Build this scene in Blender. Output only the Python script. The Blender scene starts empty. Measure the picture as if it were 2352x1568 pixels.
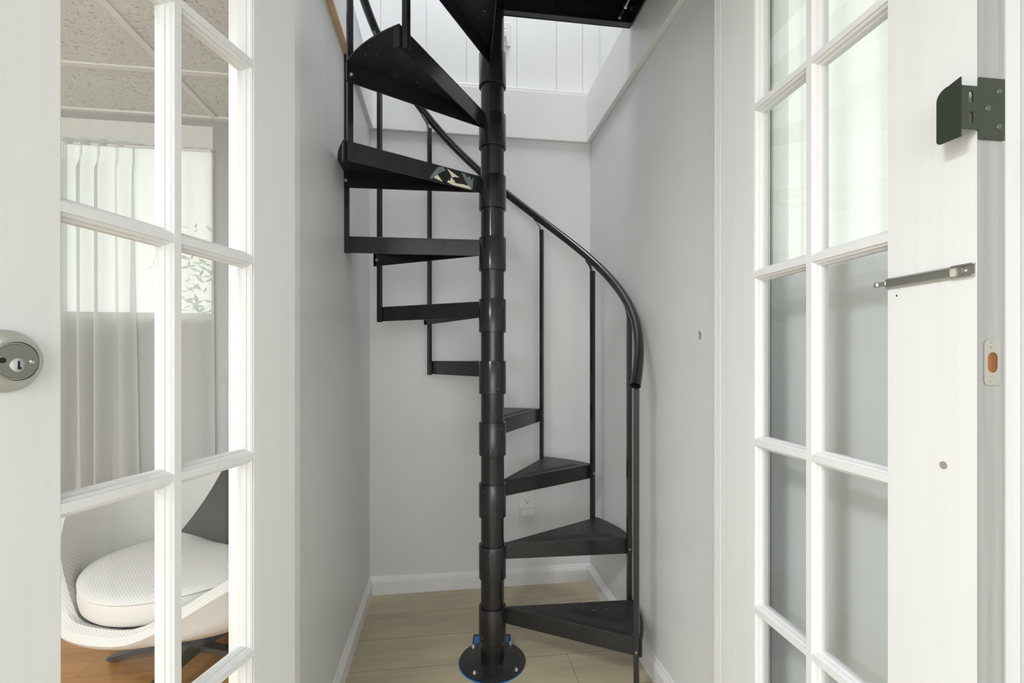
import bpy, bmesh, math, random
from mathutils import Vector, Matrix
random.seed(7)
S = bpy.context.scene
PI = math.pi
sin, cos, rad = math.sin, math.cos, math.radians

# ------------------------------------------------------------------ camera
cam_d = bpy.data.cameras.new('camera'); cam = bpy.data.objects.new('camera', cam_d)
S.collection.objects.link(cam)
cam.location = (0, 0, 1.08); cam.rotation_euler = (PI/2, 0, 0)
cam_d.sensor_width = 36; cam_d.lens = 36*1084/2352
cam_d.shift_y = 41/2352
cam_d.clip_start = 0.02
S.camera = cam
# ------------------------------------------------------------------ view
S.view_settings.view_transform = 'Standard'; S.view_settings.look = 'None'
S.view_settings.gamma = 1; S.view_settings.use_curve_mapping = False
S.view_settings.exposure = 0.03
# ------------------------------------------------------------------ world
W = bpy.data.worlds.new('world'); S.world = W; W.use_nodes = True
wn = W.node_tree.nodes; wn['Background'].inputs[0].default_value = (.97, .985, .955, 1)
wn['Background'].inputs[1].default_value = 2.2

# niche frame: x along the back wall to the right, y away from the camera, origin in the back left corner
ANG = math.atan2(.1389, .9903)
BL = Vector((-.655, 2.172, 0))
ML = Matrix.Translation(BL) @ Matrix.Rotation(ANG, 4, 'Z')
def L(a, b, z=0): return ML @ Vector((a, -b, z))

def area(name, loc, size, power, col=(1, 1, 1), rot=(0, 0, 0), sy=None, spread=PI):
    d = bpy.data.lights.new(name, 'AREA'); d.energy = power; d.color = col
    d.shape = 'RECTANGLE'; d.size = size; d.size_y = sy or size; d.spread = spread
    o = bpy.data.objects.new(name, d); S.collection.objects.link(o)
    o.location = loc; o.rotation_euler = rot
    return o
area('ceiling_lamp_hall', (-.80, -.32, 2.06), .35, 31, (.95, .975, 1))
o_ = area('front_fill_light', L(.2, 4.5, 1.35), 2.2, 35, (.94, .97, 1), sy=1.3); o_.rotation_euler = (PI/2, 0, ANG)  # added frontal fill behind the camera to even out the alcove, no window known
area('fill_light_lounge', L(-1.9, 3.3, 2.06), .5, 60, (.95, .98, 1))  # added out of view to brighten the lounge, no lamp known there
area('fill_light_upstairs', L(.35, .75, 4.6), .8, 50, (.97, .98, 1))  # added above the stairwell to light the boarding and the alcove, no lamp known

# ------------------------------------------------------------------ materials
def mat(name, col, rough=.5, metal=0, spec=.5, coat=0, build=None):
    m = bpy.data.materials.new(name); m.use_nodes = True
    nt = m.node_tree; b = nt.nodes['Principled BSDF']
    b.inputs['Base Color'].default_value = (*col, 1); b.inputs['Roughness'].default_value = rough
    b.inputs['Metallic'].default_value = metal; b.inputs['Specular IOR Level'].default_value = spec
    b.inputs['Coat Weight'].default_value = coat; b.inputs['Coat Roughness'].default_value = .15
    if build: build(nt, b)
    return m
def node(nt, t, **k):
    n = nt.nodes.new(t)
    for a, v in k.items():
        if a in n.inputs: n.inputs[a].default_value = v
        else: setattr(n, a, v)
    return n
def coords(nt, scale=(1, 1, 1), which='Object'):
    tc = node(nt, 'ShaderNodeTexCoord'); mp = node(nt, 'ShaderNodeMapping'); mp.inputs['Scale'].default_value = scale
    nt.links.new(tc.outputs[which], mp.inputs[0]); return mp.outputs[0]
def noise(nt, vec, scale, detail=3, rough=.5):
    n = node(nt, 'ShaderNodeTexNoise'); n.inputs['Scale'].default_value = scale
    n.inputs['Detail'].default_value = detail; n.inputs['Roughness'].default_value = rough
    nt.links.new(vec, n.inputs['Vector']); return n.outputs['Fac']
def ramp(nt, fac, stops):
    r = node(nt, 'ShaderNodeValToRGB'); e = r.color_ramp.elements
    while len(e) < len(stops): e.new(.5)
    for i, (p, c) in enumerate(stops):
        e[i].position = p; e[i].color = (*c, 1) if len(c) == 3 else c
    nt.links.new(fac, r.inputs[0]); return r.outputs[0]
def bump(nt, b, h, strength=.2, dist=.002):
    n = node(nt, 'ShaderNodeBump'); n.inputs['Strength'].default_value = strength
    n.inputs['Distance'].default_value = dist
    nt.links.new(h, n.inputs['Height']); nt.links.new(n.outputs[0], b.inputs['Normal'])
def shade(c, k): return tuple(min(1, x*k) for x in c)

def wall_paint(name, col, amp=.03, rough=.55, bs=.12):
    def f(nt, b):
        v = coords(nt)
        c = ramp(nt, noise(nt, v, 2.2, 4), [(.3, shade(col, 1-amp)), (.7, shade(col, 1+amp))])
        nt.links.new(c, b.inputs['Base Color'])
        bump(nt, b, noise(nt, v, 180, 3), bs, .001)
    return mat(name, col, rough, build=f)
def brushed_paint(name, col, amp=.04, rough=.38, sc=(60, 60, 1.5)):
    def f(nt, b):
        v = coords(nt, sc)
        n = noise(nt, v, 1.0, 4, .6)
        nt.links.new(ramp(nt, n, [(.3, shade(col, 1-amp)), (.65, shade(col, 1+amp))]), b.inputs['Base Color'])
        bump(nt, b, n, .25, .0006)
    return mat(name, col, rough, build=f)

M = {}
M['wall'] = wall_paint('grey_wall_paint', (.73, .745, .742), rough=.42)
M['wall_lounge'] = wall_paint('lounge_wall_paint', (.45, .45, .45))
M['white_wall'] = wall_paint('white_wall_paint', (.80, .80, .79))
M['panel'] = wall_paint('white_panelling', (.82, .83, .83), rough=.4)
M['door'] = brushed_paint('white_door_paint', (.765, .77, .775), .02)
M['door_edge'] = brushed_paint('grey_streaked_paint', (.30, .30, .295), .16, .5)
M['trim'] = brushed_paint('white_trim_paint', (.80, .80, .80), .02)
M['raw_wood'] = brushed_paint('raw_wood_edge', (.80, .52, .32), .25, .7, (40, 6, 40))
M['hole_wood'] = brushed_paint('bored_wood', (.22, .08, .02), .3, .8)
M['steel'] = mat('zinc_plated_steel', (.62, .63, .62), .28, 1)
M['nickel'] = mat('satin_nickel', (.52, .515, .47), .36, 1)
M['nickel_dark'] = mat('dark_satin_nickel', (.30, .295, .26), .4, 1)
M['bronze'] = mat('dark_green_bronze', (.036, .046, .032), .40, .4)
M['bronze_light'] = mat('worn_bronze_screw', (.14, .16, .14), .35, .7)
M['strap'] = mat('grey_strap_metal', (.20, .21, .20), .4, .8)
M['dark'] = mat('dark_recess', (.01, .01, .01), .8)
M['plastic'] = mat('white_plastic', (.80, .79, .77), .3)
M['plastic_warm'] = mat('frosted_plastic', (.66, .65, .62), .4)
M['blue'] = mat('blue_masking_film', (.03, .22, .62), .5)
M['maroon'] = mat('maroon_edge', (.10, .02, .02), .6)
M['cream'] = mat('cream_old_paint', (.74, .70, .55), .6)
M['scrape'] = mat('scraped_metal', (.22, .27, .31), .45, .6)
M['tbar'] = mat('ceiling_grid_metal', (.84, .84, .85), .4)
M['pillow'] = None

def f_black(nt, b):
    v = coords(nt)
    n = noise(nt, v, 9, 4)
    nt.links.new(ramp(nt, n, [(.3, (.010, .010, .011)), (.7, (.018, .018, .019))]), b.inputs['Base Color'])
    bump(nt, b, noise(nt, v, 140, 2), .06, .001)
M['black'] = mat('black_gloss_paint', (.015, .015, .015), .21, spec=.42, coat=.15, build=f_black)
def f_tread(nt, b):
    v = coords(nt)
    base = ramp(nt, noise(nt, v, 14, 5, .65), [(.35, (.010, .010, .010)), (.75, (.035, .036, .036))])
    sp = node(nt, 'ShaderNodeTexVoronoi'); sp.inputs['Scale'].default_value = 62; nt.links.new(v, sp.inputs['Vector'])
    d = ramp(nt, sp.outputs['Distance'], [(.09, (1, 1, 1)), (.15, (0, 0, 0))])
    gate = ramp(nt, noise(nt, v, 17, 2), [(.52, (0, 0, 0)), (.64, (1, 1, 1))])
    mu = node(nt, 'ShaderNodeMixRGB', blend_type='MULTIPLY'); mu.inputs[0].default_value = 1
    nt.links.new(d, mu.inputs[1]); nt.links.new(gate, mu.inputs[2])
    mx = node(nt, 'ShaderNodeMixRGB'); nt.links.new(mu.outputs[0], mx.inputs[0]); nt.links.new(base, mx.inputs[1])
    mx.inputs[2].default_value = (.5, .5, .47, 1)
    nt.links.new(mx.outputs[0], b.inputs['Base Color'])
    bump(nt, b, noise(nt, v, 260, 3), .25, .001)
M['tread'] = mat('black_dusty_tread', (.02, .02, .02), .42, build=f_tread)
M['grip'] = mat('black_grip_strip', (.028, .028, .028), .75)

def planks(name, c1, c2, c3, w, l, rough=.4, gap=(.2, .14, .08)):
    def f(nt, b):
        v = coords(nt)
        br = node(nt, 'ShaderNodeTexBrick'); nt.links.new(v, br.inputs['Vector'])
        br.inputs['Scale'].default_value = 1; br.inputs['Brick Width'].default_value = l; br.inputs['Row Height'].default_value = w
        br.inputs['Mortar Size'].default_value = .0012; br.inputs['Mortar Smooth'].default_value = .3
        br.inputs['Color1'].default_value = (*c1, 1); br.inputs['Color2'].default_value = (*c2, 1); br.inputs['Mortar'].default_value = (*gap, 1)
        br.offset = .37
        g = noise(nt, coords(nt, (1.6, 26, 1)), 2.2, 6, .6)
        gr = ramp(nt, g, [(.3, (.90, .885, .87)), (.7, (1.05, 1.05, 1.05))])
        mx = node(nt, 'ShaderNodeMixRGB', blend_type='MULTIPLY'); mx.inputs[0].default_value = 1
        nt.links.new(br.outputs['Color'], mx.inputs[1]); nt.links.new(gr, mx.inputs[2])
        big = ramp(nt, noise(nt, coords(nt, (.9, 5, 1)), 2.4, 3), [(.35, c3), (.65, (1, 1, 1))])
        m2 = node(nt, 'ShaderNodeMixRGB', blend_type='MULTIPLY'); m2.inputs[0].default_value = 1
        nt.links.new(mx.outputs[0], m2.inputs[1]); nt.links.new(big, m2.inputs[2])
        nt.links.new(m2.outputs[0], b.inputs['Base Color'])
        bump(nt, b, g, .08, .001)
    return mat(name, c1, rough, build=f)
M['laminate'] = planks('beige_laminate_planks', (.62, .54, .37), (.54, .465, .315), (.86, .86, .86), .185, 1.25, .38, (.25, .19, .13))
M['oak'] = planks('honey_oak_planks', (.62, .31, .08), (.52, .25, .06), (.85, .82, .78), .09, .9, .3)

def f_tile(nt, b):
    v = coords(nt, (1, 2.2, 1)); v2 = coords(nt, (2.2, 1, 1))
    n = noise(nt, v, 42, 3, .7); n2 = noise(nt, v2, 60, 2, .7)
    ad = node(nt, 'ShaderNodeMath', operation='MINIMUM'); nt.links.new(n, ad.inputs[0]); nt.links.new(n2, ad.inputs[1])
    nt.links.new(ramp(nt, ad.outputs[0], [(.32, (.40, .41, .42)), (.38, (.77, .785, .80))]), b.inputs['Base Color'])
    bump(nt, b, ad.outputs[0], .8, .006)
M['tile'] = mat('fissured_ceiling_tile', (.6, .6, .6), .85, build=f_tile)

def f_cord(nt, b):
    v = coords(nt)
    wv = node(nt, 'ShaderNodeTexWave', bands_direction='DIAGONAL'); wv.inputs['Scale'].default_value = 62; wv.inputs['Distortion'].default_value = .6; wv.inputs['Detail'].default_value = 2
    nt.links.new(v, wv.inputs['Vector'])
    nt.links.new(ramp(nt, wv.outputs['Fac'], [(.2, (.62, .60, .575)), (.7, (.70, .68, .655))]), b.inputs['Base Color'])
    bump(nt, b, wv.outputs['Fac'], .15, .002)
M['cord'] = mat('cream_ribbed_upholstery', (.7, .67, .64), .9, build=f_cord)
M['pillow'] = wall_paint('charcoal_pillow_cloth', (.06, .062, .055), .15, .9, .4)
M['leg'] = mat('dark_swivel_base', (.045, .04, .034), .4)
M['bark'] = mat('bark', (.12, .09, .06), .9)
M['leaf'] = mat('green_leaf', (.36, .48, .26), .5)
M['soil'] = wall_paint('garden_ground', (.20, .24, .10), .2, .9)

def glass():
    m = bpy.data.materials.new('window_glass'); m.use_nodes = True; nt = m.node_tree; nt.nodes.clear()
    out = node(nt, 'ShaderNodeOutputMaterial'); mx = node(nt, 'ShaderNodeMixShader'); lw = node(nt, 'ShaderNodeLayerWeight')
    lw.inputs[0].default_value = .5
    pw_ = node(nt, 'ShaderNodeMath', operation='POWER'); pw_.inputs[1].default_value = 5; nt.links.new(lw.outputs['Facing'], pw_.inputs[0])
    fr = node(nt, 'ShaderNodeMath', operation='MULTIPLY_ADD'); fr.inputs[1].default_value = .9; fr.inputs[2].default_value = .035; nt.links.new(pw_.outputs[0], fr.inputs[0])
    tr = node(nt, 'ShaderNodeBsdfTransparent'); tr.inputs[0].default_value = (.97, .98, .975, 1)
    gl = node(nt, 'ShaderNodeBsdfGlossy'); gl.inputs['Roughness'].default_value = .01
    nt.links.new(fr.outputs[0], mx.inputs[0]); nt.links.new(tr.outputs[0], mx.inputs[1]); nt.links.new(gl.outputs[0], mx.inputs[2])
    nt.links.new(mx.outputs[0], out.inputs[0]); return m
M['glass'] = glass()
def sheer(name, alb, dens):
    m = bpy.data.materials.new(name); m.use_nodes = True; nt = m.node_tree; nt.nodes.clear()
    out = node(nt, 'ShaderNodeOutputMaterial')
    tr = node(nt, 'ShaderNodeBsdfTransparent'); tl = node(nt, 'ShaderNodeBsdfTranslucent'); df = node(nt, 'ShaderNodeBsdfDiffuse')
    tl.inputs[0].default_value = (alb, alb, alb*.99, 1); df.inputs[0].default_value = (.80, .80, .79, 1)
    a = node(nt, 'ShaderNodeMixShader'); a.inputs[0].default_value = .5
    nt.links.new(tl.outputs[0], a.inputs[1]); nt.links.new(df.outputs[0], a.inputs[2])
    lw = node(nt, 'ShaderNodeLayerWeight'); lw.inputs[0].default_value = .35
    mr = node(nt, 'ShaderNodeMapRange'); mr.inputs['To Min'].default_value = dens; mr.inputs['To Max'].default_value = 1
    nt.links.new(lw.outputs['Facing'], mr.inputs['Value'])
    b = node(nt, 'ShaderNodeMixShader'); nt.links.new(mr.outputs[0], b.inputs[0])
    nt.links.new(tr.outputs[0], b.inputs[1]); nt.links.new(a.outputs[0], b.inputs[2])
    nt.links.new(b.outputs[0], out.inputs[0]); return m
M['sheer'] = sheer('sheer_white_voile', .68, .74)
M['sheer_dense'] = sheer('dense_white_voile', .92, .78)

# ------------------------------------------------------------------ mesh helpers
class MB:
    def __init__(s): s.v = []; s.f = []; s.mi = []
    def add(s, vs, fs, mi=0):
        n = len(s.v); s.v += [tuple(v) for v in vs]; s.f += [[i+n for i in f] for f in fs]; s.mi += [mi]*len(fs); return s
    def box(s, x0, x1, y0, y1, z0, z1, mi=0):
        if x0 > x1: x0, x1 = x1, x0
        if y0 > y1: y0, y1 = y1, y0
        if z0 > z1: z0, z1 = z1, z0
        v = [(x, y, z) for z in (z0, z1) for y in (y0, y1) for x in (x0, x1)]
        return s.add(v, [(0, 2, 3, 1), (4, 5, 7, 6), (0, 1, 5, 4), (2, 6, 7, 3), (0, 4, 6, 2), (1, 3, 7, 5)], mi)
    def prism(s, poly, axis, t0, t1, mi=0):
        """poly in the two other axes, extruded along axis (0,1,2)"""
        n = len(poly); vs = []
        for t in (t0, t1):
            for p in poly:
                q = list(p); q.insert(axis, t); vs.append(tuple(q))
        fs = [tuple(range(n))[::-1], tuple(range(n, 2*n))] + [(i, (i+1) % n, (i+1) % n+n, i+n) for i in range(n)]
        return s.add(vs, fs, mi)
    def cyl(s, p0, p1, r0, r1=None, n=16, cap=True, mi=0):
        r1 = r0 if r1 is None else r1
        p0 = Vector(p0); p1 = Vector(p1); d = (p1-p0).normalized()
        a = d.orthogonal().normalized(); b = d.cross(a); vs = []
        for p, r in ((p0, r0), (p1, r1)):
            for i in range(n):
                t = 2*PI*i/n; vs.append(p+a*(r*cos(t))+b*(r*sin(t)))
        fs = [(i, (i+1) % n, (i+1) % n+n, i+n) for i in range(n)]
        if cap: fs += [tuple(range(n))[::-1], tuple(range(n, 2*n))]
        return s.add(vs, fs, mi)
    def lathe(s, prof, n=32, c=(0, 0, 0), M4=None, mi=0, closed=False):
        vs = []; k = len(prof)
        for i in range(n):
            t = 2*PI*i/n
            for r, z in prof:
                p = Vector((r*cos(t), r*sin(t), z))
                if M4: p = M4 @ p
                vs.append(p+Vector(c))
        fs = []
        for i in range(n):
            j = (i+1) % n
            for q in range(k-1 + (1 if closed else 0)):
                q2 = (q+1) % k; fs.append((i*k+q, j*k+q, j*k+q2, i*k+q2))
        return s.add(vs, fs, mi)
    def sweep(s, pts, r, n=12, cap=True, up=None, sq=False, mi=0):
        pts = [Vector(p) for p in pts]; vs = []
        m = len(pts); prev = None
        for i, p in enumerate(pts):
            t = (pts[min(i+1, m-1)]-pts[max(i-1, 0)]).normalized()
            if prev is None: a = t.orthogonal().normalized() if up is None else (Vector(up)-t*Vector(up).dot(t)).normalized()
            else: a = (prev-t*prev.dot(t)).normalized()
            prev = a; b = t.cross(a); rr = r[i] if isinstance(r, (list, tuple)) else r
            for k in range(n):
                th = 2*PI*(k+(.5 if sq else 0))/n; vs.append(p+a*(rr*cos(th))+b*(rr*sin(th)))
        fs = [(i*n+k, i*n+(k+1) % n, (i+1)*n+(k+1) % n, (i+1)*n+k) for i in range(m-1) for k in range(n)]
        if cap: fs += [tuple(range(n))[::-1], tuple(range((m-1)*n, m*n))]
        return s.add(vs, fs, mi)
    def grid(s, rows, mi=0, loop=False):
        n = len(rows[0]); vs = [p for r in rows for p in r]
        fs = [(i*n+k, i*n+(k+1) % n, (i+1)*n+(k+1) % n, (i+1)*n+k) for i in range(len(rows)-1) for k in range(n if loop else n-1)]
        return s.add(vs, fs, mi)
    def build(s, name, mats, parent=None, smooth=False, bevel=0, mw=None, kind=None):
        me = bpy.data.meshes.new(name); me.from_pydata([tuple(v) for v in s.v], [], s.f)
        if not isinstance(mats, (list, tuple)): mats = [mats]
        for m in mats: me.materials.append(m)
        for p, i in zip(me.polygons, s.mi): p.material_index = i
        bm = bmesh.new(); bm.from_mesh(me); bmesh.ops.remove_doubles(bm, verts=bm.verts, dist=1e-6)
        bmesh.ops.recalc_face_normals(bm, faces=bm.faces); bm.to_mesh(me); bm.free()
        if smooth:
            for p in me.polygons: p.use_smooth = True
            try: me.set_sharp_from_angle(angle=rad(38))
            except Exception: pass
        o = bpy.data.objects.new(name, me); S.collection.objects.link(o)
        if parent: o.parent = parent
        if mw is not None: o.matrix_world = mw
        if bevel:
            md = o.modifiers.new('bevel', 'BEVEL'); md.width = bevel; md.segments = 2; md.limit_method = 'ANGLE'; md.angle_limit = rad(40)
        if kind: o['kind'] = kind
        return o
def tag(o, label=None, cat=None, group=None, kind=None):
    if label: o['label'] = label
    if cat: o['category'] = cat
    if group: o['group'] = group
    if kind: o['kind'] = kind
    return o
def empty(name, mw=None, loc=None):
    o = bpy.data.objects.new(name, None); S.collection.objects.link(o); o.empty_display_size = .1
    if mw is not None: o.matrix_world = mw
    if loc is not None: o.location = loc
    return o
def struct(name, mb, m, label=None, **k):
    o = mb.build(name, m, mw=k.pop('mw', ML), kind='structure', **k)
    if label: o['label'] = label
    return o

# ------------------------------------------------------------------ room shell (niche frame, y = -b)
ZC, ZU = 2.14, 2.364      # ceiling below, floor level above
XL, XR, YF = -2.7, 1.13, -4.6
struct('floor', MB().box(0, 1.05, -1.2, 0, -.05, 0), M['laminate'], 'beige laminate plank floor of the stair alcove')
struct('floor_lounge', MB().box(XL-.1, 0, -1.75, 0, -.05, 0), M['oak'], 'honey coloured oak plank floor of the lounge')
struct('floor_hall', MB().box(XL-.1, 0, YF, -1.75, -.05, 0).box(0, XR+.1, YF, -1.2, -.05, 0), M['laminate'], 'beige plank floor of the hall')
WX0, WX1, WZ0, WZ1 = -2.0, -.667, 1.253, 2.103
struct('wall_back', MB().box(0, 1.2, 0, .1, -.05, ZC), M['wall'], 'grey back wall of the alcove')
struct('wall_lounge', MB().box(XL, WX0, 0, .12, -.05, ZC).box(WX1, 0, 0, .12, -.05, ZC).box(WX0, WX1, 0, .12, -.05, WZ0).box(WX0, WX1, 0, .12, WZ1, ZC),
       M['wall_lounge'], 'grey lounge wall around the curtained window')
struct('wall_partition', MB().box(-.086, 0, -1.18, 0, 0, ZC), M['wall'], 'grey left wall of the alcove')
wr_ = struct('wall_right', MB().box(1.048, 1.2, -1.16, 0, -.05, ZC), M['wall'], 'grey right wall of the alcove')
RY0, RY1, RZ0, RZ1 = -1.61, -1.20, 1.27, 2.10
struct('wall_side', MB().box(XR, 1.17, YF, RY0, -.05, ZC).box(XR, 1.17, RY1, -1.16, -.05, ZC).box(XR, 1.17, RY0, RY1, -.05, RZ0).box(XR, 1.17, RY0, RY1, RZ1, ZC),
       M['wall'], 'grey wall behind the open right glazed door')
struct('wall_left', MB().box(XL-.1, XL, YF, .1, -.05, ZC), M['white_wall'])
struct('wall_front', MB().box(XL-.1, 1.25, YF-.1, YF, -.05, ZC), M['white_wall'])
fw = MB().box(-.98, -.90, YF, YF+.03, .6, 2.1).box(1.0, 1.08, YF, YF+.03, .6, 2.1).box(-.9, 1.0, YF, YF+.03, .6, .68).box(-.9, 1.0, YF, YF+.03, 2.02, 2.1)  # frame added round the front fill light, the wall has no opening here
struct('fill_light_frame', fw, mat('white_fill_frame_paint', (.8, .8, .8), .4), 'white frame added round the unseen front fill light')
struct('ceiling', MB().box(XL-.1, 0, YF-.1, .03, ZC, ZU).box(0, 1.25, YF-.1, -1.16, ZC, ZU), M['tile'], 'white fissured tile ceiling of the lounge')
# grid of the hung ceiling
g = MB()
for k in range(-4, 1):
    x = -.655+.61*k
    if x > XL: g.box(x-.012, x+.012, YF, -.001, ZC-.006, ZC)
for k in range(8):
    y = -.351-.61*k
    if y > YF: g.box(XL, -.0865 if y > -1.2 else XR, y-.012, y+.012, ZC-.0055, ZC)
g.box(XL, -.0865, -.022, 0, ZC-.008, ZC)
struct('trim_1', g, M['tbar'], 'metal grid of the lounge ceiling')
# fascia round the stair opening
fz0 = 2.136
struct('trim_2', MB().box(0, 1.048, -.018, 0, fz0, ZU), M['panel'], 'white fascia board on the back wall', bevel=.002)
struct('trim_3', MB().box(1.026, 1.048, -1.16, -.018, fz0, ZU), M['panel'], 'white fascia board on the right wall', bevel=.002)
struct('trim_4', MB().box(0, .016, -1.16, -.018, fz0+.006, ZU), M['panel'], 'white fascia board on the left wall')
struct('trim_5', MB().box(-.0, .019, -1.16, -.36, fz0-.004, fz0+.004), M['raw_wood'], 'bare orange wood edge under the left fascia')
struct('trim_6', MB().box(.0, 1.1, -.012, .03, ZU, ZU+.018).box(1.04, 1.1, -1.16, -.012, ZU, ZU+.018), M['trim'], 'white lip on top of the fascia', bevel=.004)
# upstairs
pl = MB(); xs = [-2.7, -2.3, -1.95, -1.7, -1.4, -1.18, -.9, -.62, -.4, -.17, .045, .255, .445, .69, .887, 1.02, 1.13]
for a, b in zip(xs, xs[1:]): pl.box(a+.0015, b-.0015, .032, .07, ZU, 4.7)
pl.box(XL, 1.25, .036, .13, ZU, 4.7)
struct('wall_upstairs_back', pl, M['panel'], 'white vertical boarding upstairs')
pr = MB(); y = .03
for k in range(16):
    pr.box(1.11, 1.14, y-.24+.0015, y-.0015, ZU, 4.7); y -= .24
pr.box(1.114, 1.25, YF, .03, ZU, 4.7)
struct('wall_upstairs_right', pr, M['panel'])
struct('wall_upstairs_left', MB().box(XL-.1, XL, YF, .1, ZU, 4.7), M['panel'])
struct('wall_upstairs_front', MB().box(XL-.1, 1.25, YF-.1, YF, ZU, 4.7), M['panel'])
struct('ceiling_upstairs', MB().box(XL-.1, 1.25, YF-.1, .13, 4.7, 4.8), M['white_wall'])
# door frame
struct('trim_7', MB().box(-.088, .039, -1.2187, -1.181, 0, 2.085), M['trim'], 'white left jamb of the doorway', bevel=.0015)
struct('trim_8', MB().box(.998, 1.128, -1.194, -1.165, 0, 2.085), M['trim'], 'white right jamb of the doorway', bevel=.0015)
struct('trim_9', MB().box(-.088, 1.128, -1.205, -1.165, 2.085, ZC), M['trim'])
struct('trim_10', MB().box(1.105, XR, -1.697, -1.612, 0, ZC), M['trim'], 'white vertical casing behind the right door', bevel=.002)

# baseboards with a moulded top
def base_prof(): return [(0, 0), (.014, 0), (.014, .056), (.011, .060), (.011, .063), (.006, .070), (.004, .078), (0, .080)]
b1 = MB().prism([(-x, z) for x, z in base_prof()], 0, 0.0, 1.048)
struct('baseboard_back', b1, M['trim'])
struct('baseboard_left', MB().prism([(x, z) for x, z in base_prof()], 1, -1.17, 0), M['trim'])
struct('baseboard_right', MB().prism([(1.048-x, z) for x, z in base_prof()], 1, -1.16, 0), M['trim'])
struct('baseboard_lounge', MB().prism([(-x, z) for x, z in base_prof()], 0, XL, -.087), M['trim'])
# chip in the right wall paint
cm = MB().add([(1.0477, -1.008, 1.134), (1.0477, -1.018, 1.136), (1.0477, -1.021, 1.150), (1.0477, -1.012, 1.161), (1.0477, -1.006, 1.158), (1.0477, -1.009, 1.146)], [(0, 1, 2, 3, 4, 5)])
o = cm.build('paint_chip', mat('bare_plaster', (.33, .30, .25), .8)); o.parent = wr_; o['label'] = 'small brownish chip in the wall paint'

# ------------------------------------------------------------------ windows
def window(name, x0, x1, z0, z1, y, mw, label, nv=1, t=.035, dp=.05):
    r = empty(name, mw); r['kind'] = 'structure'; r['label'] = label
    f = MB()
    f.box(x0, x1, y, y+dp, z0, z0+t).box(x0, x1, y, y+dp, z1-t, z1).box(x0, x0+t, y, y+dp, z0+t, z1-t).box(x1-t, x1, y, y+dp, z0+t, z1-t)
    for k in range(1, nv+1):
        xx = x0+(x1-x0)*k/(nv+1); f.box(xx-.018, xx+.018, y+.003, y+.047, z0+t, z1-t)
    o = f.build('window_frame', M['trim'], bevel=.002); o.parent = r
    p = MB()
    p.box(x0+t, x1-t, y+dp*.45, y+dp*.45+.004, z0+t, z1-t)
    o = p.build('pane', M['glass']); o.parent = r
    return r
w1 = window('window_1', WX0, WX1, WZ0, WZ1, .06, ML, 'lounge window behind the sheer curtain', 1)
o = MB().box(WX0, WX1, -.004, .018, 2.0, WZ1).build('valance_board', M['trim'], bevel=.002); o.parent = w1
MR = ML @ Matrix.Translation((1.13, 0, 0)) @ Matrix.Rotation(-PI/2, 4, 'Z')   # x -> towards the camera, y -> outwards
w2 = window('window_2', -RY1, -RY0, RZ0, RZ1, .008, MR, 'bright window behind the right glazed door', 0, .012, .025)

def curtain(name, x0, x1, z0, z1, y, folds, amp, mw, m, flare=0, seed=1):
    rnd = random.Random(seed); n = folds*10; rows = []
    ph = [rnd.uniform(-.8, .8) for _ in range(folds+2)]; am = [rnd.uniform(.5, 1.3) for _ in range(folds+2)]
    nz = 26
    for j in range(nz+1):
        t = j/nz; z = z0+(z1-z0)*t; row = []
        for i in range(n+1):
            u = i/n; k = u*folds; q = int(k); fr = k-q
            a = am[q]*(1-fr)+am[q+1]*fr; p = ph[q]*(1-fr)+ph[q+1]*fr
            gather = 1 if t < .93 else .45
            yy = y-amp*(.5+.5*sin(2*PI*k+p*(1.3-t)))*a*gather
            xx = x0+(x1-x0)*u+flare*(1-t)*(u-.5)*2+.012*sin(2*PI*k*.5+p)*(1-t)
            zz = z+(.006*abs(sin(PI*k*1.7)) if j == nz else 0)
            row.append((xx, yy, zz))
        rows.append(row)
    o = MB().grid(rows).build(name, m, smooth=True, mw=mw)
    return o
c = curtain('sheer_curtain', -1.56, -.965, .32, 2.0, -.022, 9, .055, ML, M['sheer'], .02, 4)
tag(c, 'sheer white curtain in deep folds, behind the lounge chair', 'curtain')
c = curtain('sheer_curtain', -.985, -.662, .32, 2.0, -.004, 3, .02, ML, M['sheer'], .02, 9)
tag(c, 'narrow flat sheer panel at the right edge of the lounge window', 'curtain')
c = curtain('window_sheer', 1.212, 1.60, RZ0+.01, RZ1-.01, -.004, 4, .012, MR, M['sheer_dense'], 0, 3)
tag(c, 'short white sheer covering the window behind the right glazed door', 'curtain')
rod = MB().cyl((WX0+.01, -.03, 1.985), (WX1+.005, -.03, 1.985), .006).build('curtain_rod', M['trim'], mw=ML, smooth=True)
tag(rod, 'thin white rod carrying the sheers at the lounge window', 'curtain rod')

# garden outside the windows
struct('ground_outside', MB().box(-14, 14, .3, 16, -.3, -.1).box(1.6, 14, -14, .3, -.3, -.1), M['soil'])
sh = empty('shrub', ML @ Matrix.Translation((-1.8, 4.2, -.1)))
tag(sh, 'leafy green shrub outside the lounge window', 'shrub')
lf = MB(); rnd = random.Random(3)
for i in range(1500):
    th = rnd.uniform(0, 2*PI); rr = 1.1*math.sqrt(rnd.random()); zz = rnd.uniform(.5, 2.7)
    p = Vector((rr*cos(th)*1.3, rr*sin(th)*.7, zz)); d = Vector((rnd.uniform(-1, 1), rnd.uniform(-1, 1), rnd.uniform(-.6, .6))).normalized()
    e = d.orthogonal().normalized(); s_ = rnd.uniform(.04, .08)
    lf.add([p-d*s_, p+e*s_*.4, p+d*s_, p-e*s_*.4], [(0, 1, 2, 3)])
lf.build('foliage', M['leaf'], sh)
MB().sweep([(0, 0, 0), (.05, 0, .9), (-.1, .1, 1.7), (.1, 0, 2.5)], [.06, .045, .03, .01], 8).build('trunk', M['bark'], sh, smooth=True)

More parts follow.
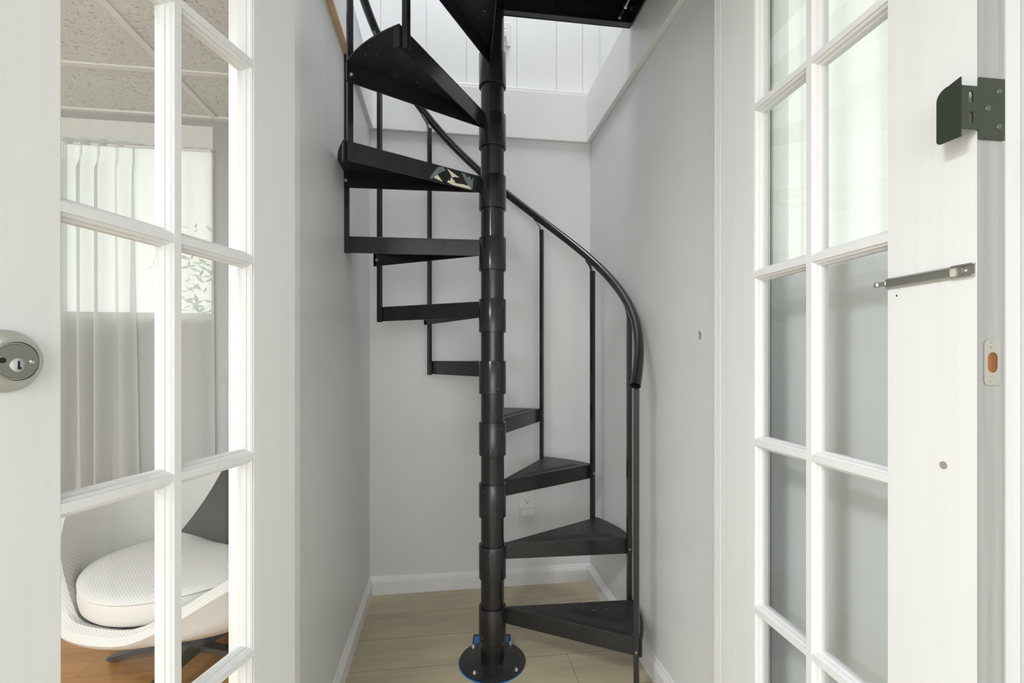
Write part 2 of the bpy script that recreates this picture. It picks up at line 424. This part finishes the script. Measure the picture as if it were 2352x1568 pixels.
# ------------------------------------------------------------------ glazed doors
RZ = [.898-.356, .898, 1.254, 1.610]            # underside of the muntin flats
ZB, ZT = .186, 1.966                             # glazed opening
HALF = [(.006, 0), (.006, .0026), (.0072, .0030), (.0100, .0050), (.0108, .0078), (.0108, .0106), (.0128, .0108), (.0140, .0128), (.0140, .0175)]
def full_prof(half, D=.035):
    r = half+[(w, D-y) for w, y in reversed(half)]
    return r+[(-w, y) for w, y in reversed(r)]
def french_door(name, hinge, dr, sg, label, st_h, st_f, gl):
    x = Vector((*dr, 0)).normalized(); yv = Vector((-x.y, x.x, 0))
    mw = Matrix(((x.x, yv.x, 0, hinge[0]), (x.y, yv.y, 0, hinge[1]), (0, 0, 1, 0), (0, 0, 0, 1)))
    r = empty(name, mw); r['kind'] = 'structure'; r['label'] = label
    Wd = st_h+gl+st_f; D = .035; H0, H1 = .008, 2.075
    Y = lambda v: sg*v
    st = MB()
    for (a, b, z0, z1) in ((0, st_h, H0, H1), (st_h+gl, Wd, H0, H1), (st_h, st_h+gl, H0, ZB), (st_h, st_h+gl, ZT, H1)):
        st.box(a, b, Y(0), Y(D), z0, z1)
    # sticking round the glazed opening
    hp = [(w-.006, y) for w, y in HALF[1:]]; hp = [(0, .0012)]+hp+[(w, D-y) for w, y in reversed(hp)]+[(0, D-.0012)]
    st.prism([(st_h+w, Y(y)) for w, y in hp], 2, ZB, ZT)
    st.prism([(st_h+gl-w, Y(y)) for w, y in hp], 2, ZB, ZT)
    st.prism([(Y(y), ZB+w) for w, y in hp], 0, st_h, st_h+gl)
    st.prism([(Y(y), ZT-w) for w, y in hp], 0, st_h, st_h+gl)
    o = st.build('door_frame', M['door']); o.parent = r
    fp = full_prof(HALF); xm = st_h+gl/2
    mu = MB(); mu.prism([(xm+w, Y(y)) for w, y in fp], 2, ZB, ZT)
    for z in RZ: mu.prism([(Y(.00025+y*.985), z+.006+w*.995) for w, y in fp], 0, st_h, st_h+gl)
    o = mu.build('muntins', M['door']); o.parent = r
    zs = [ZB]+[z+.006 for z in RZ]+[ZT]
    for i in range(5):
        for (a, b) in ((st_h+.003, xm-.003), (xm+.003, st_h+gl-.003)):
            o = MB().box(a, b, Y(.0168), Y(.0182), zs[i]+.003, zs[i+1]-.003).build('pane', M['glass']); o.parent = r
    return r, mw, Wd, Y
dl, mwl, wl, Yl = french_door('door_1', (-.4469, .9706), (-.1932, -.9812), -1, 'open white glazed door on the left with a deadbolt', .1152, .120, .3105)
dr, mwr, wr, Yr = french_door('door_2', (.4994, 1.128), (.1270, -.9919), 1, 'open white glazed door on the right with a metal latch guard', .1232, .119, .3118)

# deadbolt on the left door
zk = 1.078; xk = .1152+.3105+.0545
db = empty('deadbolt'); db.parent = dl; db.location = (xk, 0, zk); db['label'] = 'satin nickel deadbolt'
RX = Matrix.Rotation(-PI/2, 4, 'X')   # z -> +y (towards the opening for this door)
MB().lathe([(0, 0), (.0335, 0), (.0335, .003), (.0325, .007), (.0245, .0195), (.0235, .0215), (.0205, .0215), (.0195, .0195), (0, .0195)], 40, M4=RX).build('rose', M['nickel'], db, smooth=True)
MB().lathe([(0, .0195), (.0185, .0195), (.0185, .0206), (.0178, .0212), (0, .0212)], 36, M4=RX).build('face_disc', M['nickel_dark'], db, smooth=True)
cy = MB().lathe([(0, .0212), (.0075, .0212), (.0075, .0225), (.0068, .0230), (0, .0230)], 28, M4=RX, c=(0, 0, -.004)).build('key_cylinder', M['steel'], db, smooth=True)
MB().box(-.0009, .0009, .0229, .02335, -.0085, .0005).box(-.002, .0, .0229, .02335, -.0085, -.006).build('keyway', M['dark'], db)
MB().cyl((-.0125, .0212, -.001), (-.0125, .0226, -.001), .0026, .0018, n=14).build('screw', M['steel'], db, smooth=True)
MB().cyl((.0125, .0205, .001), (.0125, .02135, .001), .0030, n=14).build('screw_hole', M['dark'], db)

# edge of the right door: streaked grey paint, faceplate, latch guard, sliding bolt
xe = wr
o = MB().box(xe, xe+.0008, Yr(.0004), Yr(.0346), .008, 2.075).build('door_edge', M['door_edge']); o.parent = dr; o['label'] = 'grey brush streaked edge'
E_ = xe+.0008
fpz = 1.08-(832-825)*.583/1084; 
fp = empty('faceplate'); fp.parent = dr; fp.location = (E_, Yr(.0195), fpz); fp['label'] = 'steel strike plate with an oblong hole'
def slot_ring(hw, hh, rw, rh, x0, x1, n=10, off=0):
    """rounded plate with an oblong hole, in the y-z plane, from x0 to x1"""
    outer, inner = [], []
    for q, (sy, sz) in enumerate(((1, 1), (-1, 1), (-1, -1), (1, -1))):
        for i in range(n+1):
            t = PI/2*q+PI/2*i/n
            rc = .006; outer.append((sy*(hw-rc)+rc*cos(t), sz*(hh-rc)+rc*sin(t)))
            inner.append((sy*0+rw*cos(t), off+sz*(rh-rw)+rw*sin(t)))
    mb = MB(); m = len(outer)
    vs = [(x0, *p) for p in outer]+[(x0, *p) for p in inner]+[(x1, *p) for p in outer]+[(x1, *p) for p in inner]
    fs = []
    for i in range(m):
        j = (i+1) % m
        fs += [(i, j, m+j, m+i), (2*m+i, 3*m+i, 3*m+j, 2*m+j), (i, 2*m+i, 2*m+j, j), (m+i, m+j, 3*m+j, 3*m+i)]
    return mb.add(vs, fs)
slot_ring(.0118, .0278, .0068, .0125, 0, .0016).build('plate', M['nickel'], fp)
MB().box(.0, .0004, -.0066, .0066, -.0122, .0122).build('bolt_hole', M['hole_wood'], fp)
for s_ in (-1, 1):
    sc = MB().cyl((.001, 0, s_*.0208), (.0022, 0, s_*.0208), .0038, n=16); sc.box(.0022, .0024, -.0026, .0026, s_*.0208-.0004, s_*.0208+.0004); sc.box(.0022, .0024, -.0004, .0004, s_*.0208-.0026, s_*.0208+.0026)
    sc.build('screw', M['nickel'], fp, smooth=True)
# latch guard
gz = 1.08+(825-254)*.582/1084
lg = empty('latch_guard'); lg.parent = dr; lg.location = (E_, 0, gz); lg['label'] = 'dark green bronze latch guard'
hh = .0378; hy0, hy1 = -.0005, .0365
pm = MB().box(.0005, .0022, hy0, hy1, -hh, hh); pm.build('mounting_plate', M['bronze'], lg, bevel=.0005)
# arm with two oblong slots
arm = MB(); ay0, ay1 = -.0262, hy0; az = .0262
sl = [(-.0125, .0075, .0036), (.0125, .0075, .0036)]
def slotted(x0, x1, y0, y1, z0, z1, slots):
    bm = MB()
    yc = (y0+y1)/2+.0015
    segs = sorted(slots)
    # build by columns: left strip, right strip, and fills between the slots with rounded ends
    w = .0030
    bm.box(x0, x1, y0, yc-w, z0, z1); bm.box(x0, x1, yc+w, y1, z0, z1)
    zc = z0
    for c0, hl, _ in segs:
        a0, a1 = c0-hl, c0+hl
        n = 8
        lo = [(yc-w, zc), (yc+w, zc)]+[(yc+w*cos(PI*i/n), a0+w-w*sin(PI*i/n)) for i in range(n+1)]
        bm.prism(lo, 0, x0, x1)
        zc = (a1+c0+hl)/2 if False else a1-w
        nxt = [s for s in segs if s[0] > c0]
        ztop = (nxt[0][0]-nxt[0][1]) if nxt else z1
        mid = (a1+ztop)/2 if nxt else z1
        up = [(yc-w, mid), (yc-w, a1-w)][::-1]
        up = [(yc+w, mid), (yc-w, mid)]+[(yc-w*cos(PI*i/n), a1-w+w*sin(PI*i/n)) for i in range(n+1)]
        bm.prism(up, 0, x0, x1); zc = mid
    return bm
slotted(.0005, .0022, ay0, ay1, -az, az, sl).build('arm', M['bronze'], lg)
fl = MB()
# flap folded back along the door face, one rounded corner above and a small one below
def flap_pts():
    pts = [(0, -.0362), (0, .0362)]
    R_ = .014; L_ = .027
    for i in range(9):
        t = PI/2*i/8; pts.append((-L_+R_-R_*sin(t), .0362-.004-R_+R_*cos(t)) if i else (-L_+R_, .0362-.004))
    R2 = .005
    for i in range(7):
        t = PI/2*i/6; pts.append((-L_+R2-R2*cos(t), -.0362+.0+R2-R2*sin(t)))
    return pts
vs = []
for p in flap_pts():
    vs.append((p[0]+.0022, ay0-.0003+p[0]*.08, p[1]))
n_ = len(vs); vs2 = [(x, y+.0017, z) for x, y, z in vs]
fl.add(vs+vs2, [tuple(range(n_)), tuple(range(n_, 2*n_))[::-1]]+[(i, (i+1) % n_, (i+1) % n_+n_, i+n_) for i in range(n_)])
fl.build('flap', M['bronze'], lg)
for (py, pz) in ((.0275, .0215), (.0115, .0), (.0275, -.0215)):
    sc = MB().cyl((.002, py, pz), (.0034, py, pz), .0036, .0030, n=16); sc.box(.0034, .0036, py-.0022, py+.0022, pz-.0004, pz+.0004); sc.box(.0034, .0036, py-.0004, py+.0004, pz-.0022, pz+.0022)
    sc.build('screw', M['bronze_light'], lg, smooth=True)
# sliding bolt on the face
bz = 1.191
sb = empty('sliding_bolt'); sb.parent = dr; sb.location = (0, 0, bz); sb['label'] = 'satin nickel rod with a ball end'
prof = [(.0, -.0075), (-.003, -.0078), (-.0062, -.0055), (-.0075, 0), (-.0062, .0055), (-.003, .0078), (.0, .0075)]
x0b = xe-.117
MB().prism(prof, 0, x0b, xe-.026).build('channel', M['nickel'], sb, smooth=True)
MB().prism([(0, -.0078), (-.006, -.0078), (-.006, -.0060), (-.002, -.0060), (-.002, .0060), (-.006, .0060), (-.006, .0078), (0, .0078)], 0, xe-.026, xe-.001).build('end_bracket', M['nickel'], sb)
sc = MB().cyl((xe-.014, -.002, 0), (xe-.014, -.0038, 0), .0040, .0034, n=16); sc.box(xe-.0165, xe-.0115, -.0040, -.0037, -.0004, .0004); sc.box(xe-.0144, xe-.0136, -.0040, -.0037, -.0025, .0025)
sc.build('screw', M['steel'], sb, smooth=True)
MB().cyl((x0b, -.0045, 0), (x0b-.010, -.0065, 0), .0040, .0034, n=14).build('rod', M['steel'], sb, smooth=True)
MB().lathe([(0, -.0052)]+[(.0052*cos(t), .0052*sin(t)) for t in [-.9, -.5, 0, .5, .9]]+[(0, .0052)], 18, c=(x0b-.0125, -.0068, 0)).build('ball_end', M['steel'], sb, smooth=True)
# bored hole and small screw hole
hx = .1232+.3118+.0789*1.008
MB().cyl((hx, -.0004, .9415), (hx, .0002, .9415), .0050, n=20).build('bored_hole', mat('bored_hole', (.34, .28, .23), .8)).parent = dr
MB().cyl((x0b+.012, -.0003, bz-.019), (x0b+.012, .0002, bz-.019), .0013, n=10).build('screw_hole', M['dark']).parent = dr

# ------------------------------------------------------------------ spiral staircase
PX, PY = -.0699, 1.6891; R = .5051; Z0 = .1987; RI = .2185
T1 = rad(-24.03); DT = rad(30.006)
st = empty('spiral_staircase', loc=(PX, PY, 0))
tag(st, 'black painted steel spiral staircase climbing from the alcove floor to upstairs', 'staircase')
MB().cyl((0, 0, .006), (0, 0, 3.3), .0415, n=48).build('centre_pole', M['black'], st, smooth=True)
bp = MB().lathe([(.0, .0068), (.044, .0078), (.060, .0065), (.116, .0060), (.118, .0052), (.118, .0015), (0, .0015)], 56).build('base_plate', M['tread'], st, smooth=True)
for px, py in ((1087, 1484), (1090, 1544), (1186, 1537), (1173, 1476)):
    d = (1.08-.008)*1084/(py-825); x = (px-1176)/1084*d
    MB().lathe([(0, .0060), (.0085, .0060), (.0085, .0070), (.0062, .0070), (.0062, .0115), (.0052, .0125), (0, .0128)], 6, c=(x-PX, d-PY, 0)).build('anchor_bolt', M['steel'], bp)
FH, FT = .058, .0035
def rot(a, x, y): return (x*cos(a)-y*sin(a), x*sin(a)+y*cos(a))
def make_tread(span):
    r = None
    RO = R+.0155; off = .0105
    top = MB(); n = 14; r0 = .043
    # outline between two edges offset parallel to the radii
    def edge(a, s):  # point at radius q along the radius a, shifted sideways by s*off
        return lambda q: rot(a, q, s*off)
    e0, e1 = edge(0, 1), edge(span, -1)
    a0 = math.asin(off/RO); a1 = span-a0
    arc = [(RO*cos(a0+(a1-a0)*i/n), RO*sin(a0+(a1-a0)*i/n)) for i in range(n+1)]
    b0 = math.asin(off/r0); b1 = span-b0
    inn = [(r0*cos(b0+(b1-b0)*i/4), r0*sin(b0+(b1-b0)*i/4)) for i in range(5)]
    top.prism(arc+inn[::-1], 2, -.004, 0)
    o = top.build('tread', M['tread'], bevel=.0012)
    for (a, s) in ((0, 1), (span, -1)):
        f = MB(); q0, q1 = .040, math.sqrt(RO*RO-off*off)
        p = [rot(a, q0, s*off), rot(a, q1, s*off), rot(a, q1, s*(off+FT)), rot(a, q0, s*(off+FT))]
        f.prism(p, 2, -FH, -.004)
        # short return at the outer end, following the arc
        m = 4; w0 = a+s*math.asin(off/RO); w1 = w0+s*(.010 if s > 0 else .020)/RO
        ro = [((RO-.0005)*cos(w0+(w1-w0)*i/m), (RO-.0005)*sin(w0+(w1-w0)*i/m)) for i in range(m+1)]
        ri = [((RO-.0035)*cos(w0+(w1-w0)*i/m), (RO-.0035)*sin(w0+(w1-w0)*i/m)) for i in range(m+1)]
        f.prism(ro+ri[::-1], 2, -FH, -.004)
        ff = f.build('flange', M['black'], o, bevel=.0006)
        # bolt through the flange
        q = R; bx = rot(a, q, s*(off+FT)); bx2 = rot(a, q, s*(off+FT+.005)); b = MB()
        z = -.034
        b.cyl((*bx, z), (*bx2, z), .0062, n=6); b.cyl((*bx2, z), (*rot(a, q, s*(off+FT+.009)), z), .003, n=10)
        b.build('bolt', M['steel'], o)
    # grip strip near the front edge
    gp = [rot(0, .16, off+.022), rot(0, .455, off+.022), rot(0, .455, off+.060), rot(0, .20, off+.045)]
    MB().prism(gp, 2, .0, .0008).build('grip_strip', M['grip'], o)
    return o
proto = make_tread(DT)
for k in range(10):
    if k == 0: t = proto
    else:
        t = proto.copy(); S.collection.objects.link(t)
        for chd in proto.children:
            d = chd.copy(); S.collection.objects.link(d); d.parent = t
    t.parent = st; t.location = (0, 0, Z0+k*RI); t.rotation_euler = (0, 0, T1+k*DT)
    if k == 7: tread8 = t
    # sleeve of this tread
    slv = MB().lathe([(.0418, 0), (.0482, 0), (.0487, -.001), (.0487, -.116), (.0478, -.117), (.0418, -.117)], 48, closed=True)
    so = slv.build('sleeve', M['black'], st, smooth=True); so.location = (0, 0, Z0+k*RI+.002); so.rotation_euler = (0, 0, T1+k*DT)
    for ang in (rad(200), rad(250)):
        for z in (-.020, -.098):
            b = MB().cyl((.0480*cos(ang), .0480*sin(ang), z), (.0502*cos(ang), .0502*sin(ang), z), .0022, .0016, n=8)
            b.build('set_screw', M['nickel_dark'], so, smooth=True)
# scraped and chipped paint on the rear flange of the eighth tread
def flange_pt(a, q, dz, s=-1, lift=.0006):  # on the outer face
    x, y = rot(a, q, s*(.0105-lift)); return (x, y, dz)
def shard(pts, m, label):
    # pts given as (u,v): u 0..1 from pole to tip, v 0..1 from bottom to top
    mb = MB(); mb.add([flange_pt(DT, .05+.44*u, -FH+FH*v) for u, v in pts], [tuple(range(len(pts)))])
    return mb
for pts in ([(.07, .05), (.09, .22), (.15, .24), (.20, .20), (.277, .26), (.29, .14), (.24, .05)],
            [(.18, .58), (.29, .93), (.27, .74), (.243, .48), (.225, .55)],
            [(.325, .08), (.393, .60), (.385, .38), (.40, .20)], [(.216, .28), (.235, .36), (.255, .50), (.264, .24), (.24, .22)]):
    o = shard(pts, None, '').build('chipped_paint', M['cream'], tread8); o['label'] = 'cream patch of chipped paint'
for pts in ([(.325, .96), (.30, .80), (.34, .62), (.42, .10), (.434, .14), (.40, .55), (.37, .86)],
            [(.165, .90), (.13, .50), (.10, .22), (.085, .10), (.060, .12), (.055, .80), (.075, .62), (.085, .86), (.11, .70), (.13, .90)]):
    o = shard(pts, None, '').build('scraped_patch', M['scrape'], tread8); o['label'] = 'bluish bare metal scrapes'

# handrail
def rail_z(deg):
    z = 1.275+.00728*(deg-6)
    if deg < -2: z = 1.2168-.0073*(-2-deg)-.00005*(-2-deg)**2.0*1.15
    return z
pts = []; a = -27.0
while a <= 262:
    t = rad(a); pts.append((.5065*cos(t), .5065*sin(t), rail_z(a))); a += 3
rl = MB().sweep(pts, .0165, 20, cap=False, up=(0, 0, 1))
rl.sweep(pts[:4], .0125, 20, cap=False, up=(0, 0, 1))
n = 20   # join the ring at the open end
hr = rl.build('handrail', M['black'], st, smooth=True)
p0 = Vector(pts[0]); dd = (Vector(pts[0])-Vector(pts[1])).normalized(); aa = dd.orthogonal().normalized(); bb = dd.cross(aa)
rg = MB(); vs = []
for rr in (.0125, .0165):
    for i in range(24): t = 2*PI*i/24; vs.append(p0+aa*(rr*cos(t))+bb*(rr*sin(t)))
rg.add(vs, [(i, (i+1) % 24, 24+(i+1) % 24, 24+i) for i in range(24)])
rg.build('rail_end_rim', M['black'], hr)
q = p0-dd*.03
pv = [q+aa*(.0125*cos(2*PI*i/24))+bb*(.0125*sin(2*PI*i/24)) for i in range(24)]
MB().add(pv, [tuple(range(24))]).build('rail_bore', M['dark'], hr)

# balusters: one at the front edge of each tread
hw = .0082
for k in range(10):
    deg = math.degrees(T1+k*DT); t = T1+k*DT
    zb = 0.0015 if k == 0 else Z0+(k-1)*RI-FH-.004
    zt = rail_z(deg)-.042
    b = MB()
    b.box(R-hw, R+hw, -hw, hw, zb, zt)
    o = b.build('baluster', M['black'], st, bevel=.0012); o.rotation_euler = (0, 0, t)
    # bolt heads on the outside of the tube
    bz_ = [Z0+k*RI-.034]
    if k: bz_.append(Z0+(k-1)*RI-.034)
    for z in bz_:
        s_ = -1
        MB().cyl((R, s_*hw, z), (R, s_*(hw+.003), z), .0052, .0040, n=12).build('bolt_head', M['nickel_dark'], o, smooth=True)
    # curved strap holding the rail
    ww = .007; rz = rail_z(deg)-.017
    cur = [(hw+.001, zt-.020), (hw+.001, zt+.001), (hw+.002, zt+.010), (hw+.004, rz-.010), (hw+.012, rz+.004), (hw+.030, rz+.024)]
    rows = []
    for (yy, zz) in cur: rows.append([(R-ww, yy, zz), (R+ww, yy, zz)])
    s2 = MB(); s2.grid(rows); rows2 = [[(x, y-.0035, z+.0015) for x, y, z in r] for r in rows]; s2.grid(rows2)
    for i in range(len(rows)-1):
        for e in (0, 1): s2.add([rows[i][e], rows[i+1][e], rows2[i+1][e], rows2[i][e]], [(0, 1, 2, 3)])
    s2.build('rail_bracket', M['strap'], o)

# landing platform: from the pole to the right wall and towards the camera
AP, BP = .5124, .5596
lm = ML.copy(); zl = Z0+10*RI
lx0, lx1, ly0, ly1 = .470, 1.022, -1.15, -.571
Mst_inv = Matrix.Translation((-PX, -PY, 0))
lp = MB().box(lx0, lx1, ly0, ly1, zl-.005, zl).build('landing', M['black'])
lp.parent = st; lp.matrix_parent_inverse = Matrix(); lp.matrix_basis = Mst_inv @ ML
fl = MB()
t_ = .004; fh = .080
fl.box(lx0, lx1, ly1-t_, ly1, zl-fh, zl-.005).box(lx1-t_, lx1, ly0, ly1-t_, zl-fh, zl-.005).box(lx0, lx0+t_, ly0, ly1-t_, zl-fh, zl-.005).box(lx0+t_, lx1-t_, ly0, ly0+t_, zl-fh, zl-.005)
fl.box(lx0, lx1-t_, ly1-t_-.026, ly1-t_, zl-fh, zl-fh+.004)
fl.build('landing_frame', M['black'], lp, bevel=.001)
for (x, y) in ((lx1-.045, ly1-.05), (lx1-.045, ly1-.11)):
    MB().cyl((x, y, zl-.055), (x, y+.045, zl-.055), .0045, n=8).cyl((x, y+.030, zl-.055), (x, y+.038, zl-.055), .010, n=6).build('carriage_bolt', M['steel'], lp)
for y in (ly1-.03, ly1-.12, ly1-.3):
    MB().cyl((lx1-t_, y, zl-.03), (lx1-t_-.008, y, zl-.03), .010, n=6).build('bolt_head', M['steel'], lp)

# blue film and board below the base plate
bf = MB().cyl((PX-.0018, PY-.0035, .0), (PX-.0018, PY-.0035, .0014), .1188, n=56).build('floor_protector', M['blue'])
tag(bf, 'round blue protective film trapped under the staircase base plate', 'floor film')
bd = empty('packing_strip', loc=(PX-.008, PY+.125, 0))
tag(bd, 'blue packing strip with a maroon edge sticking out behind the base plate', 'packing strip')
MB().box(-.068, .068, -.030, .030, .0, .0012).build('strip', M['blue'], bd)
MB().box(-.072, .072, .030, .036, .0, .003).box(-.072, -.068, -.030, .030, 0, .003).box(.068, .072, -.03, .03, 0, .003).build('edge', M['maroon'], bd)

# ------------------------------------------------------------------ outlets
def outlet(name, a, z, y, label):
    r = empty(name, ML @ Matrix.Translation((a, y, z))); tag(r, label, 'power outlet')
    w, h = .035, .057
    MB().box(-w, w, -.005, 0, -h, h).build('wall_plate', M['plastic'], r, bevel=.002)
    for s_ in ((1,) if name == 'power_outlet' else (1, -1)):
        c_ = s_*.0195
        o = MB(); pr_ = []
        for i in range(28):
            t = 2*PI*i/28; pr_.append((.0172*cos(t), c_+max(-.0125, min(.0125, .0172*sin(t)))))
        o.prism(pr_, 1, -.0068, -.004)
        so = o.build('socket', M['plastic'], r)
        q = MB().box(-.0072, -.0052, -.0071, -.0065, c_-.001, c_+.0075).box(.0052, .0072, -.0071, -.0065, c_+.0, c_+.0065).cyl((0, -.0071, c_-.0075), (0, -.0065, c_-.0075), .0026, n=12)
        q.build('socket_slots', M['dark'], so)
    return r
outlet('power_outlet', .7335, .378, -.0001, 'white outlet low on the alcove back wall')
nl = empty('night_light', ML @ Matrix.Translation((.7345, -.0072, .331)))
tag(nl, 'white square night light plugged into the low alcove outlet', 'night light')
MB().box(-.0355, .0355, -.020, 0, -.034, .034).build('body', M['plastic'], nl, bevel=.002)
MB().box(-.031, .031, -.0212, -.0198, -.030, .007).build('light_window', M['plastic_warm'], nl, bevel=.001)
MB().cyl((0, -.0206, .016), (0, -.0200, .016), .0012, n=10).build('sensor', M['nickel_dark'], nl)
u = outlet('power_outlet_upstairs', .622, 2.655, .031, 'white outlet on the upstairs boarding beside the pole')
pg = empty('white_plug', ML @ Matrix.Translation((.622, .0245, 2.637)))
tag(pg, 'white plug with a thick cord hanging from the upstairs outlet', 'plug')
MB().box(-.014, .014, -.030, 0, -.016, .016).build('plug_body', M['plastic'], pg, bevel=.004)
MB().sweep([(0, -.016, -.014), (0, -.017, -.05), (-.004, -.018, -.10), (-.012, -.018, -.17), (-.02, -.015, -.252)], .0045, 10).build('cord', M['plastic'], pg, smooth=True)

# ------------------------------------------------------------------ lounge chair seen through the left door
CX, CY = -1.09, 1.645
chr_ = empty('lounge_chair', loc=(CX, CY, 0))
tag(chr_, 'cream ribbed swivel tub chair seen through the left glazed door', 'chair')
FD = math.atan2(-.96, -.28)      # facing direction
def sm(t): t = max(0, min(1, t)); return t*t*(3-2*t)
def rim(ph):                      # height of the shell rim for angle ph measured from the front
    d = abs((ph+PI) % (2*PI)-PI)/PI
    if sin(ph) < 0: d = d*1.5
    return .320+.08*sm((d-.10)/.22)+.205*sm((d-.22)/.45)
def rimr(ph):
    d = abs((ph+PI) % (2*PI)-PI)/PI
    return .345+.045*sm((d-.15)/.35)
rows = []; n = 64
prof = []
for i in range(n):
    ph = 2*PI*i/n; a = FD+ph; h = rim(ph); rr = rimr(ph); P = []
    d = abs((ph+PI) % (2*PI)-PI)/PI; sd = sin(ph); lean = .02+(.09 if sd < 0 else .015)*sm(d*1.6)*abs(sd)**.5
    th = .045+.015*(1-sm(d*3))
    zb = .222
    P += [(.02, zb), (.16, zb), (.25, zb+.012), (rr-.065, zb+.028), (rr-.018, zb+.055)]
    for s_ in (.15, .4, .65, .85): P.append((rr-.004+lean*s_, zb+.055+(h-.03-zb-.055)*s_) if h > .3 else (rr-.004, zb+.07+(h-.01-zb-.07)*s_*.5+.0))
    for s_ in (0, .25, .5, .75, 1):
        t = PI*s_; P.append((rr+lean-th/2+th/2*cos(t), h-.02+th/2*sin(t)))
    for s_ in (.8, .5, .25): P.append((rr+lean*s_-th-.01, .27+(h-.02-.27)*s_))
    P += [(rr-th-.04, .262), (.15, .26), (.02, .26)]
    prof.append([(p[0]*cos(a), p[0]*sin(a), p[1]) for p in P])
m_ = len(prof[0]); rows = [[prof[i][j] for i in range(n)] for j in range(m_)]
MB().grid(rows, loop=True).build('tub_shell', M['cord'], chr_, smooth=True)
# seat cushion
cu = MB(); rows = []
for (rf, z) in ((0.001, .325), (.86, .325), (.96, .330), (.99, .340), (1.0, .358), (.998, .382), (.99, .392), (1.003, .397), (.985, .404), (.90, .412), (.7, .420), (.35, .425), (.001, .426)):
    row = []
    for i in range(56):
        t = 2*PI*i/56; e = 1+.03*cos(4*t)
        row.append((.298*rf*e*cos(t)+.03*cos(FD), .298*rf*e*sin(t)+.03*sin(FD), z))
    rows.append(row)
cu.grid(rows, loop=True).build('seat_cushion', M['cord'], chr_, smooth=True)
# swivel base with four flat legs
MB().cyl((0, 0, .09), (0, 0, .21), .028, n=20).cyl((0, 0, .19), (0, 0, .203), .12, n=24).build('swivel_column', M['leg'], chr_, smooth=True)
for k in range(4):
    a = rad(172)+k*PI/2
    p = [(0, 0, .085), (.12, 0, .075), (.24, 0, .045), (.33, 0, .018), (.355, 0, .012)]
    lg_ = MB(); rows = []
    for (x, y, z), w, h in zip(p, (.022, .022, .020, .024, .016), (.018, .016, .014, .012, .010)):
        rows.append([(x, -w, z-h/2), (x, w, z-h/2), (x, w*.8, z+h/2), (x, -w*.8, z+h/2)])
    lg_.grid(rows, loop=True); lg_.add(rows[-1], [(0, 1, 2, 3)])
    o = lg_.build('leg', M['leg'], chr_, smooth=True); o.rotation_euler = (0, 0, a)
# pillow
pw = MB(); rows_t, rows_b = [], []
for j in range(13):
    v = -1+2*j/12; rt, rb = [], []
    for i in range(13):
        uu = -1+2*i/12
        pinch = 1-.10*(1-uu*uu)*abs(v)**3 if False else 1
        x = uu*.185*(1-.10*(1-v*v)*abs(uu)); z = v*.185*(1-.10*(1-uu*uu)*abs(v))
        th = .062*max(0, (1-uu**4))**.6*max(0, (1-v**4))**.6
        rt.append((x, -th, z)); rb.append((x, th, z))
    rows_t.append(rt); rows_b.append(rb)
pw.grid(rows_t); pw.grid(rows_b)
po = pw.build('throw_pillow', M['pillow'], smooth=True)
po.matrix_world = Matrix.Translation((-.945, 1.735, .550)) @ Matrix.Rotation(rad(6), 4, 'Z') @ Matrix.Rotation(rad(-14), 4, 'X') @ Matrix.Rotation(rad(25), 4, 'Y')
tag(po, 'charcoal square pillow leaning in the cream lounge chair', 'pillow')

# housings: hall ceiling light, plus two added over the lounge and upstairs fill lights
for nm, c_, lb in (('light_housing', (-.80, -.32, 2.06), 'flush white ceiling light in the hall'), ('light_housing', tuple(L(-1.9, 3.3, 2.06)), 'flush white housing added over the lounge fill light'), ('light_housing', tuple(L(.35, .75, 4.6)), 'flush white housing added over the upstairs fill light')):
    zt = 2.14 if c_[2] < 3 else 4.7; s_ = .22 if c_[2] < 3 else .45
    o = MB().box(c_[0]-s_, c_[0]+s_, c_[1]-s_, c_[1]+s_, c_[2]+.006, zt).build(nm, M['plastic'], bevel=.004)
    tag(o, lb, 'ceiling light')
